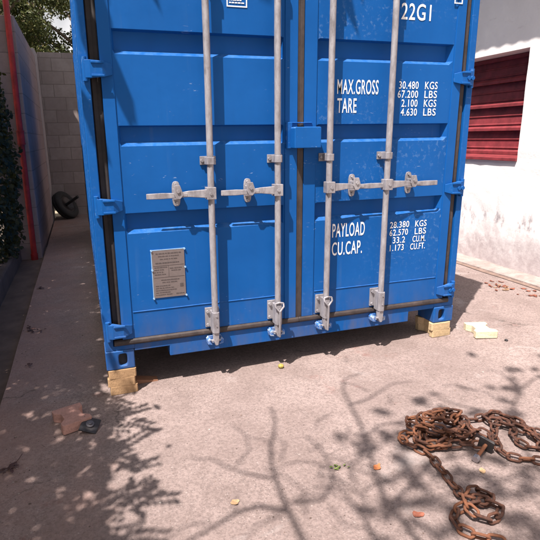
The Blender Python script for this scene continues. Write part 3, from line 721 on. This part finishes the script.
for i in range(len(P)-1):
    p, q = P[i], P[i+1]
    t = (q-p).normalized(); up = Vector((0, 0, 1)); s_ = up.cross(t).normalized(); up2 = t.cross(s_)
    roll = math.radians(40 if i % 2 else -40)+rc.uniform(-.45, .45)
    sv = s_*math.cos(roll)+up2*math.sin(roll); nv = t.cross(sv)
    c = (p+q)/2; c.z = max(c.z, gz(c.x)+.0185)
    Mx = Matrix.Translation(-ch.location) @ Matrix(((t.x, sv.x, nv.x, c.x), (t.y, sv.y, nv.y, c.y), (t.z, sv.z, nv.z, c.z), (0, 0, 0, 1)))
    if i not in near:
        n0 = len(rest.verts); rest.from_mesh(lk.data); rest.verts.ensure_lookup_table()
        for v in rest.verts[n0:]: v.co = Mx @ v.co
        continue
    o = lk if i == min(near) else lk.copy()
    if i != min(near): COL.objects.link(o); o.parent = ch
    o.matrix_basis = Matrix.Translation(-ch.location) @ Matrix(((t.x, sv.x, nv.x, c.x), (t.y, sv.y, nv.y, c.y), (t.z, sv.z, nv.z, c.z), (0, 0, 0, 1)))
me = bpy.data.meshes.new('chain_strand'); rest.to_mesh(me); rest.free(); me.materials.append(RUST)
if me.vertices:
    o = bpy.data.objects.new('chain_strand', me); COL.objects.link(o); o.parent = ch; o['kind'] = 'stuff'

# bolt with square plate, lying by the chain
bo = empty('plate_bolt', (1.66, -1.19, gz(1.66))); tag(bo, 'steel bolt with a square plate lying beside the rusty chain', 'bolt')
A_ = Vector((1.540, -1.265, gz(1.55)+.019)); Bv = Vector((1.632, -1.222, gz(1.66)+.037)); dv = (Bv-A_).normalized()
b = B(); b.cyl(A_, Bv+dv*.02, .0085, 14); child_of(b.done('bolt_shank', RUST), bo)
b = B(); b.cyl(A_-dv*.004, A_+dv*.018, .0175, 6); child_of(b.done('bolt_head', STEELL, None, .002), bo)
Mp = Matrix.Translation(Bv+dv*.008) @ dv.to_track_quat('Z', 'Y').to_matrix().to_4x4() @ Matrix.Rotation(.2, 4, 'Z')
b = B(); b.box(-.034, .034, -.034, .034, -.003, .003, Mp); b.box(-.030, .030, -.030, .030, .008, .013, Mp); child_of(b.done('square_plate', STEELD, None, .0015), bo)
# square plate by the left paver
sp = empty('boss_plate', (-.120, -.345, gz(-.12))); tag(sp, 'small black square steel plate with a round boss leaning on the reddish paver', 'steel plate')
Mp = Matrix.Translation((-.118, -.335, gz(-.118)+.026)) @ Matrix.Rotation(math.radians(24), 4, Vector((.9, .35, 0)).normalized()) @ Matrix.Rotation(-.35, 4, 'Z')
b = B(); b.box(-.046, .046, -.046, .046, -.004, .004, Mp); child_of(b.done('square_plate', STEELD, None, .002), sp)
b = B(); b.cyl(Mp @ Vector((0, 0, .0045)), Mp @ Vector((0, 0, .014)), .021, 20); b.cyl(Mp @ Vector((0, 0, .014)), Mp @ Vector((0, 0, .022)), .011, 6); child_of(b.done('round_boss', simple('grey_boss', (.12, .11, .12), .45, .5), None, .002), sp)

# ================================================================ SMALL THINGS ON THE GROUND
def leafmesh(name, L_, W_, mat, curl=.15, lobes=0, seed=1):
    rr = random.Random(seed); b = B(); n = 22; top = []; c = []
    for k in range(n):
        a = 2*math.pi*k/n; r_ = 1+(.16*math.cos(lobes*a) if lobes else 0)+rr.uniform(-.10, .10)
        x, y = math.cos(a)*L_/2*r_, math.sin(a)*W_/2*r_
        top.append(b.bm.verts.new((x, y, .003+curl*(x*x+y*y)/L_+.002*math.sin(a*3))))
    cv = b.bm.verts.new((0, 0, .0025))
    for k in range(n): b.bm.faces.new((cv, top[k], top[(k+1) % n]))
    o = b.done(name, mat); o.modifiers.new('t', 'SOLIDIFY').thickness = .0012; return o
def put(o, x, y, rz, label, cat='leaf', group=None):
    o.location = (x, y, gz(x)+.001); o.rotation_euler = (0, tilt, rz); return tag(o, label, cat, group)
ORG = simple('orange_dry_leaf', (.40, .13, .045), .7, 0, .25, 60); TAN = simple('tan_dry_leaf', (.42, .27, .15), .7, 0, .2, 60); TANB = simple('faded_brown_leaf', (.26, .15, .09), .8, 0, .3, 50); DRB = simple('brown_dead_leaf', (.16, .05, .03), .8, 0, .35, 50); DRD = simple('dark_red_leaf', (.22, .07, .04), .7, 0, .3, 60)
put(leafmesh('dry_leaf', .044, .030, ORG, .3, 4, 2), 1.110, -1.14, .5, 'bright orange dry leaf in the middle of the yard')
put(leafmesh('dry_leaf', .045, .032, DRD, .2, 3, 3), 1.103, -1.447, -.4, 'red brown dry leaf left of the chain tail')
put(leafmesh('dry_leaf', .036, .030, TAN, .3, 4, 4), .443, -1.128, .2, 'tan dry leaf on the concrete near the bottom centre')
put(leafmesh('dry_leaf', .034, .026, TAN, .2, 0, 5), 1.527, -1.325, .8, 'small pale leaf just below the plate bolt')
lr = random.Random(21)
for k in range(34):
    x, y = (3.62+lr.gauss(0, .07), .78+lr.gauss(0, .10)) if k < 20 else (3.73+lr.gauss(0, .05), .42+lr.gauss(0, .12))
    put(leafmesh('dry_leaf', lr.uniform(.025, .065), lr.uniform(.015, .035), lr.choice((DRD, DRB, DRB, TANB)), .5, lr.choice((0, 3)), 30+k), min(x, 3.82), y, lr.uniform(0, 6), 'curled red brown leaf blown against the building ledge', 'leaf', 'leaves along the building ledge')
# yellow fallen fruit
b = B(); bmesh.ops.create_uvsphere(b.bm, u_segments=20, v_segments=14, radius=.017)
for v in b.bm.verts: v.co.z *= .88; v.co.x *= 1.12; v.co *= 1+.05*noise.noise(v.co*60)
o = b.done('fallen_fruit', simple('yellow_fruit_skin', (.34, .27, .06), .6, 0, .4, 70), None, smooth=True); o.location = (1.079, -.047, gz(1.079)+.0145); tag(o, 'small yellow fruit lying on the concrete before the container doors', 'fruit')
# green weed sprig
wd = B(); rr = random.Random(4)
for k in range(11):
    a = rr.uniform(0, 6.28); r_ = rr.uniform(.004, .035); x, y = r_*math.cos(a)*1.4, r_*math.sin(a)*.8
    M_ = Matrix.Translation((x, y, .004+rr.uniform(0, .006))) @ Matrix.Rotation(a+rr.uniform(-1, 1), 4, 'Z') @ Matrix.Rotation(rr.uniform(-.5, .5), 4, 'X')
    vs = [wd.bm.verts.new(M_ @ Vector(q)) for q in ((-.011, 0, 0), (0, -.005, .001), (.011, 0, .0), (0, .005, .001))]; wd.bm.faces.new(vs)
o = wd.done('weed_sprig', mat_leaf('weed_leaf', (.10, .15, .035), (.20, .25, .07))); o.location = (.951, -1.088, gz(.951)+.002); tag(o, 'flat green sprig of small leaves on the concrete', 'weed')
# small stone right of the pale paver
b = B(); bmesh.ops.create_icosphere(b.bm, subdivisions=2, radius=.013)
for v in b.bm.verts: v.co.z *= .6; v.co *= 1+.2*noise.noise(v.co*70)
o = b.done('dark_pebble', STEELD); o.location = (2.707, -.255, gz(2.7)+.007); tag(o, 'small dark pebble in front of the pale cream paving block', 'pebble')
# dark leaf litter on the shaded path
def litter(x, y, n, sp, label, seed, stem=True):
    rr = random.Random(seed); b = B()
    for k in range(n):
        px, py = rr.gauss(0, sp*.5), rr.gauss(0, sp*.7); a = rr.uniform(0, 6.28); l = rr.uniform(.018, .045)
        M_ = Matrix.Translation((px, py, .004+rr.uniform(0, .008))) @ Matrix.Rotation(a, 4, 'Z') @ Matrix.Rotation(rr.uniform(-.4, .4), 4, 'X')
        vs = [b.bm.verts.new(M_ @ Vector(q)) for q in ((-l/2, 0, 0), (-l*.1, -l*.28, .004), (l*.35, -l*.2, .002), (l/2, 0, .004), (l*.3, l*.22, .002), (-l*.15, l*.26, .005))]; b.bm.faces.new(vs)
    if stem: b.tube([(0, 0, .006), (.03, .05, .010), (.045, .10, .008)], .0016, 6)
    o = b.done('leaf_litter', simple('dark_litter_%d' % seed, (.07, .032, .028), .8, 0, .3, 40)); o.location = (x, y, gz(x)+.001); o.rotation_euler = (0, tilt, 0)
    tag(o, label, 'dead leaves'); return o
litter(-.484, -.55, 16, .035, 'dark dead leaves and a thin stem on the path at the left edge', 1)
litter(-.516, 1.33, 14, .07, 'dark clump of dead leaves on the shaded path beside the gutter', 2, False)
litter(-.50, .62, 4, .02, 'single dark dead leaf on the shaded path further back', 3, False)
litter(-.56, 2.6, 8, .05, 'few dead leaves by the gutter edge near the side wall', 4, False)

# loose grit, crumbs and twig bits over the yard
rr = random.Random(77); gv = []; gf = []
for k in range(4200):
    x, y = (rr.uniform(-.6, 3.9), rr.uniform(-1.9, 1.2)) if k % 3 else (rr.gauss(3.6, .25), rr.uniform(-.4, 2.5))
    if k % 5 == 0: x, y = rr.gauss(-.5, .12), rr.uniform(-.8, 4.5)
    if not -.6 < x < 3.85: continue
    r_ = rr.uniform(.0012, .0042)*(1 if rr.random() < .93 else 1.8); i = len(gv); a = rr.uniform(0, 6.28); tw = rr.random() < .06
    lx, ly, lz = (r_*rr.uniform(5, 12), .0009, .0009) if tw else (r_, r_*rr.uniform(.6, 1), r_*.6)
    for (p, q, t) in ((1, 0, .3), (-1, 0, .3), (0, 1, .3), (0, -1, .3), (0, 0, 1.2), (0, 0, -.3)):
        dx, dy = p*lx, q*ly; gv.append((x+dx*math.cos(a)-dy*math.sin(a), y+dx*math.sin(a)+dy*math.cos(a), gz(x)+.0005+t*lz))
    for f in ((0, 2, 4), (2, 1, 4), (1, 3, 4), (3, 0, 4), (2, 0, 5), (1, 2, 5), (3, 1, 5), (0, 3, 5)): gf.append(tuple(i+q for q in f))
me = bpy.data.meshes.new('loose_grit'); me.from_pydata(gv, [], gf)
nm = N('mixed_grit'); gg = nm.nd('ShaderNodeNewGeometry'); nm.color(nm.ramp(gg.outputs['Random Per Island'], [(0, (.05, .035, .03, 1)), (.5, (.20, .14, .115, 1)), (1, (.42, .36, .33, 1))])); nm.rough(.95); me.materials.append(nm.m)
o = bpy.data.objects.new('loose_grit', me); COL.objects.link(o); o['kind'] = 'stuff'; tag(o, 'fine loose grit and crumbs scattered over the concrete', 'grit')

# ================================================================ VEGETATION
def leaf_cloud(name, mat, items, parent=None):
    """items: (pos, size, width ratio, normal, dir)"""
    verts = []; faces = []
    for (p, s, wr, nrm, dr) in items:
        nrm = nrm.normalized(); d = (dr-nrm*dr.dot(nrm))
        if d.length < 1e-3: continue
        d.normalize(); c = nrm.cross(d); i = len(verts)
        for a, q in ((-.5, 0), (-.22, -.42), (.18, -.46), (.5, 0), (.18, .46), (-.22, .42)):
            verts.append(p+d*(a*s)+c*(q*s*wr)+nrm*(-.12*s*abs(a)*2*abs(a)))
        faces.append(tuple(range(i, i+6)))
    me = bpy.data.meshes.new(name); me.from_pydata([tuple(v) for v in verts], [], faces); me.materials.append(mat)
    o = bpy.data.objects.new(name, me); COL.objects.link(o); o.parent = parent; return o
def rv(r): return Vector((r.gauss(0, 1), r.gauss(0, 1), r.gauss(0, 1)))
# trees behind the far wall
def back_tree(x, y, h, cw, seed, label, nleaf, cbase=2.2):
    r = random.Random(seed); t = empty('broadleaf_tree', (x, y, -.25)); tag(t, label, 'tree', 'trees beyond the block wall')
    b = B(); b.tube([(0, 0, 0), (.08, .05, h*.3), (-.05, .1, h*.6), (.1, 0, h*.9)], [.16, .13, .09, .03], 10)
    cl = []
    for k in range(int(20+cw*9)):
        c = Vector((r.uniform(-cw, cw), r.uniform(-1.1, 1.1), r.uniform(cbase, h)))
        c.x *= 1-.35*abs(c.z-h*.5)/h; cl.append((c, r.uniform(.30, .62)))
        if k % 2 == 0:
            z0 = max(.5, c.z-r.uniform(.8, 1.6)); b.tube([(0, 0, z0), (c.x*.5, c.y*.5, (z0+c.z)/2+.1), tuple(c)], [.05, .03, .01], 6)
    b.done('trunk', BARK, t)
    it = []
    for k in range(nleaf):
        c, s = cl[r.randrange(len(cl))]; v = rv(r).normalized()*s*r.random()**.45; v.z *= .75
        it.append((c+v, r.uniform(.05, .095), .55, (Vector((0, -.3, .6))+rv(r)*.6), rv(r)))
    leaf_cloud('crown', LEAF_D, it, t)
back_tree(-2.0, 10.2, 5.6, 1.9, 1, 'dense olive green tree behind the side wall corner', 30000, 1.9)
back_tree(.35, 10.8, 5.2, 1.9, 2, 'dark leafy tree rising behind the far block wall next to the container', 30000, 1.6)
back_tree(-.9, 13.2, 6.6, 2.6, 3, 'taller sparse tree furthest back beyond the block wall', 16000, 2.6)
t3 = empty('broadleaf_tree', (-4.2, 6.2, -.1)); tag(t3, 'leafy tree behind the tall side wall that shades the far end of the passage', 'tree', 'trees beyond the block wall')
r = random.Random(44); it = []; q0 = Vector(t3.location)
for k in range(26000):
    q = Vector((r.uniform(-.9, .9), 8.0, r.uniform(-.2, 3.1))); 
    if noise.noise((q.x*5+q.z*2.0, q.z*.9-q.x*.4, 2)) < -.36: continue
    P_ = q+SUN*r.uniform(2.4, 4.6)
    if in_view(P_, 6) or r.random() < .45: continue
    it.append((P_-q0, r.uniform(.08, .13), .6, Vector((0, 0, 1))+rv(r)*.5, rv(r)))
leaf_cloud('crown', LEAF_D, it, t3)
b = B(); b.tube([(0, 0, -.2), (.1, 0, 1.8), (.4, .2, 3.2), (1.0, .6, 4.4)], [.16, .13, .10, .05], 10); b.tube([(.4, .2, 3.2), (1.4, .4, 4.2), (2.4, .5, 5.0)], [.08, .05, .02], 8); b.tube([(.1, 0, 2.2), (-.8, .6, 3.6), (-1.2, .8, 4.6)], [.07, .05, .02], 8); b.done('trunk', BARK, t3)
# ivy / hedge against the near end of the side wall
r = random.Random(9)
hd = empty('hedge', (-1.35, 3.2, -.03)); tag(hd, 'dark leafy hedge behind the low kerb at the left edge', 'hedge')
b = B()
for k in range(14):
    x, y = r.uniform(-.45, .15), r.uniform(-1.6, .75); b.tube([(x, y, 0), (x+r.uniform(-.1, .1), y+.05, .8), (x+r.uniform(-.2, .2), y, 1.7)], [.02, .014, .006], 6)
b.done('stems', BARK, hd)
it = []
for k in range(20000):
    z = r.uniform(.02, 2.35); y = r.uniform(-3.4, .93); x = r.uniform(-1.2, .33-.10*z/2.2+.07*noise.noise((y*2, z*2, 0)))
    if z > 2.0+.35*noise.noise((x*2, y*2, 5)): continue
    lim = .285+(.17*max(0, min(1, (y+.2)/.7)))+.05*min(z, 1.2)-.10*max(0, z-1.4)+.10*noise.noise((y*2.5, z*2.5, 0))
    if r.random() < .7: x = lim+r.gauss(0, .035)
    elif x > lim: continue
    it.append((Vector((x, y, z)), r.uniform(.04, .075), .7, Vector((.7, -.5, .4))+rv(r)*.5, rv(r)))
leaf_cloud('foliage', IVY, it, hd)

# shade tree standing off to the left: its canopy shades the path, its boughs cross above the yard
def cast(P):                                               # where the sun throws a point's shadow: ('door'|'ground', a, b)
    P = Vector(P); s = -SUN
    t = -P.y/s.y
    if P.y < 0 and t > 0:
        q = P+s*t
        if -.02 < q.x < W and 0 < q.z < H: return 'door', q.x, q.z
    t = (P.z-gz(P.x))/-s.z; q = P+s*t
    return 'ground', q.x, q.y
def lift(x, y, h, z0=None):
    z = gz(x) if z0 is None else z0
    return Vector((x, y, z))+SUN*((h-z)/SUN.z)
tb = empty('shade_tree', (-1.7, -6.2, -.04)); tag(tb, 'second tree behind the viewer whose bare boughs throw branch shadows over the yard', 'tree')
TB = tb.location; itb = []
tr = empty('shade_tree', (-3.1, -1.6, -.04)); tag(tr, 'spreading shade tree to the left whose canopy shadows the path and doors', 'tree')
TO = tr.location
r = random.Random(17); it = []
def edge(y):
    if y > .15: return .05+.04*noise.noise((y*3, 3, 8))
    return edge0(y)
def edge0(y):                                                # right-hand limit of the canopy's shade on the ground
    return -.02+.10*noise.noise((y*1.7, 0, 8))+.06*noise.noise((y*6, 3, 8))
n_ok = 0
for k in range(240000):
    tx = r.uniform(-3.0, .26); ty = r.uniform(-3.2, 4.6); h = r.uniform(2.3, 4.3)
    e_ = edge(ty)
    if tx > e_ and r.random() > .10*math.exp(-(tx-e_)/.10): continue
    if tx > e_-.20 and ty < .3 and r.random() < .8: h = r.uniform(1.9, 2.7)
    if tx < e_-.9 and r.random() > .35: continue
    # clumpy canopy with small gaps
    if noise.noise((tx*3.1, ty*3.1, h*.5)) < -.50 and tx > -.7 and r.random() < .6: continue
    P_ = lift(tx, ty, h)
    kind, a, c = cast(P_)
    if kind == 'door' and a > .09: continue
    if in_view(P_): continue
    n_ok += 1
    it.append((P_-TO, r.uniform(.055, .085) if h < 2.7 else r.uniform(.075, .12), .5, Vector((0, 0, 1))+rv(r)*.45, rv(r)))
    if n_ok > 30000: break
for k in range(16000):                                       # boughs shading the pipe and wall end
    q = Vector((r.uniform(-1.2, -.55), 4.2+r.uniform(-.2, .2), r.uniform(-.1, 3.3)))
    if noise.noise((q.x*4, q.z*2.2, 7)) < -.40: continue
    P_ = q+SUN*r.uniform(1.2, 2.6)
    if in_view(P_, 14) or r.random() < .72: continue
    it.append((P_-TO, r.uniform(.075, .12), .5, Vector((0, 0, 1))+rv(r)*.45, rv(r)))
# a few hanging leaf sprays whose shadows fall on the upper left of the doors
for k in range(46):
    ty = r.uniform(-1.7, .05); sx_ = edge(ty)+r.uniform(-.14, .09); ang = r.uniform(-1.0, .6); m = r.randint(3, 7); h = r.uniform(1.9, 2.6)
    for j in range(m):
        for sd in (-1, 1):
            a2 = ang+sd*.9
            P_ = lift(sx_+math.cos(ang)*j*.030+math.cos(a2)*.03, ty+math.sin(ang)*j*.030+math.sin(a2)*.03, h)
            if in_view(P_): continue
            kind, a, c = cast(P_)
            if kind == 'door' and a > .09: continue
            it.append((P_-TO, r.uniform(.045, .06), .45, SUN+rv(r)*.25, Vector((math.cos(a2), math.sin(a2), 0))))
def spray(x, z, n, ang, size, h0, seed):
    rr = random.Random(seed)
    for k in range(n):
        px = x+math.cos(ang)*k*size*.30+rr.uniform(-.012, .012); pz = z+math.sin(ang)*k*size*.42+rr.uniform(-.012, .012)
        if not (-.05 < px < W): continue
        P_ = Vector((px, 0, pz))+SUN*(h0+rr.uniform(-.1, .1))
        if in_view(P_, 10): continue
        up = SUN.cross(Vector((1, 0, 0))).normalized(); ln = Vector((math.cos(ang), 0, math.sin(ang)*2.2))+rv(rr)*.12
        it.append((P_-TO, size*rr.uniform(.9, 1.2), .42, SUN+rv(rr)*.2, ln))
spray(.05, 2.28, 5, -1.25, .15, 2.0, 1); spray(.10, 2.02, 3, -1.1, .16, 1.8, 2); spray(.17, 1.66, 3, -1.2, .14, 1.9, 3); spray(.06, 1.95, 3, -1.5, .15, 1.7, 8)
spray(.04, 1.45, 3, -1.3, .12, 1.9, 4); spray(.30, 2.25, 2, -1.0, .16, 2.0, 5)
spray(.95, 2.30, 3, -1.2, .17, 2.4, 6); spray(1.05, 2.26, 2, -1.3, .15, 2.4, 7); spray(1.42, 2.28, 3, -1.15, .17, 2.4, 9); spray(1.52, 2.35, 2, -1.2, .14, 2.4, 11)
# leafy blotches out over the yard (blurred, so high up)
blot = [(1.25, -1.0, .16, 30), (1.45, -1.15, .20, 60), (1.15, -1.35, .18, 60), (1.75, -1.45, .25, 90), (1.45, -1.75, .25, 90), (1.0, -1.75, .22, 60), (1.7, -.75, .12, 20), (2.2, -.75, .14, 24), (2.5, -.6, .15, 22), (1.30, -.82, .10, 8), (1.95, -1.75, .3, 90), (2.3, -1.5, .3, 60), (2.1, -1.05, .12, 14)]
for (x, y, s, n) in blot:
    for k in range(int(n*.42)):
        P_ = lift(x+r.gauss(0, s*.75), y+r.gauss(0, s*.75), r.uniform(4.6, 6.2))
        if in_view(P_): continue
        itb.append((P_-TB, r.uniform(.08, .14), .55, Vector((0, 0, 1))+rv(r)*.5, rv(r)))
leaf_cloud('crown', LEAF_G, it, tr)
b = B(); bt = B()
def bough(pts, h, r0, r1):
    Q = catmull([lift(x, y, h+.05*i) for i, (x, y) in enumerate(pts)], .12); n = len(Q)
    rn = random.Random(int(r0*1e4)+len(pts))
    Q = [q+Vector((noise.noise(q*3)*.03, noise.noise(q*3+Vector((5, 5, 5)))*.03, 0)) for q in Q]
    bt.tube([q-TB for q in Q], [r0+(r1-r0)*i/(n-1) for i in range(n)], 8)
b.tube([(0, 0, -.2), (.05, -.05, 1.2), (.0, .1, 2.2), (.15, -.1, 3.2), (.3, -.5, 4.4), (.5, -.7, 5.1)], [.17, .14, .125, .11, .09, .07], 12)
for (dx, dy, z0, z1) in ((1.1, 1.6, 2.2, 3.6), (.9, .2, 2.4, 3.5), (.3, 3.2, 2.2, 3.4), (-1.2, 1.0, 2.6, 4.0), (1.2, -1.4, 3.0, 4.0), (-.8, -1.6, 2.8, 4.2)):
    b.tube([(0, .1, z0), (dx*.5, dy*.5, (z0+z1)/2+.15), (dx, dy, z1)], [.06, .04, .012], 8)
b.done('trunk', BARK, tr)
# boughs that reach over the yard
bough([(.60, -2.4), (.62, -1.75), (.62, -1.25), (.66, -1.05), (.70, -.86), (.80, -.66), (.84, -.50), (.83, -.40)], 3.5, .021, .006)
bough([(.62, -1.25), (.50, -1.16), (.36, -1.20), (.15, -1.27), (-.05, -1.30)], 3.5, .013, .005)
bough([(1.05, -2.5), (1.02, -1.7), (1.03, -1.35), (1.08, -1.18), (1.16, -1.02), (1.22, -.82), (1.27, -.62), (1.33, -.42), (1.42, -.31), (1.55, -.30)], 3.7, .020, .006)
bough([(.66, -1.22), (.80, -1.25), (.92, -1.10), (.94, -.90), (.90, -.78)], 3.6, .012, .005)
bough([(.80, -1.9), (.88, -1.45), (.90, -1.22), (.95, -1.05)], 3.6, .013, .005)
bough([(1.5, -2.6), (1.62, -1.8), (1.78, -1.35), (1.98, -1.02), (2.20, -.86), (2.45, -.74), (2.7, -.70)], 3.9, .018, .006)
rt = random.Random(31)
for k in range(46):                                         # fine twigs
    x, y = rt.choice(((.62, -1.2), (.7, -.85), (.83, -.5), (1.05, -1.3), (1.2, -.9), (1.33, -.45), (1.8, -1.3), (2.1, -.95), (2.4, -.75), (.9, -1.0), (.3, -1.22), (1.5, -1.6), (1.9, -1.5)))
    x += rt.gauss(0, .12); y += rt.gauss(0, .12); a_ = rt.uniform(0, 6.28); l_ = rt.uniform(.15, .4)
    bough([(x, y), (x+l_*.5*math.cos(a_), y+l_*.5*math.sin(a_)), (x+l_*math.cos(a_+.5), y+l_*math.sin(a_+.5))], 3.7, .006, .003)
bough([(2.6, -1.7), (2.2, -1.45), (1.85, -1.35), (1.5, -1.42), (1.2, -1.38), (.95, -1.42)], 3.8, .016, .005)
bough([(1.03, -1.35), (1.25, -1.25), (1.45, -1.18), (1.62, -1.22), (1.80, -1.12)], 3.7, .012, .004)
bough([(1.27, -.62), (1.45, -.60), (1.62, -.50), (1.85, -.52)], 3.8, .009, .004)
bough([(.66, -1.05), (.50, -.92), (.42, -.80), (.30, -.78)], 3.6, .009, .004)
bough([(1.6, -2.0), (1.42, -1.62), (1.36, -1.3), (1.42, -1.05), (1.55, -.86), (1.60, -.70)], 3.8, .014, .005)
bough([(1.20, -.90), (1.32, -.84), (1.45, -.86), (1.60, -.78)], 3.8, .009, .004)
bough([(2.20, -.86), (2.28, -.70), (2.30, -.52)], 3.9, .009, .004)
bough([(1.98, -1.02), (1.80, -.80), (1.75, -.66)], 3.9, .010, .004)
for (x, y, h) in ((.60, -2.4, 3.5), (1.05, -2.5, 3.7), (1.5, -2.6, 3.9), (.80, -1.9, 3.6)):
    e_ = lift(x, y, h)-TB; m_ = e_*.5; m_.z = 3.8
    bt.tube([(.0, .05, 3.0), tuple(m_), tuple(e_)], [.08, .05, .022], 8)
bt.tube([(0, 0, -.2), (.06, -.05, 1.5), (-.02, .05, 3.0), (.1, .1, 4.3), (-.1, -.3, 5.6)], [.19, .15, .13, .11, .05], 12)
bt.done('trunk', BARK, tb)
leaf_cloud('crown', LEAF_G, itb, tb)
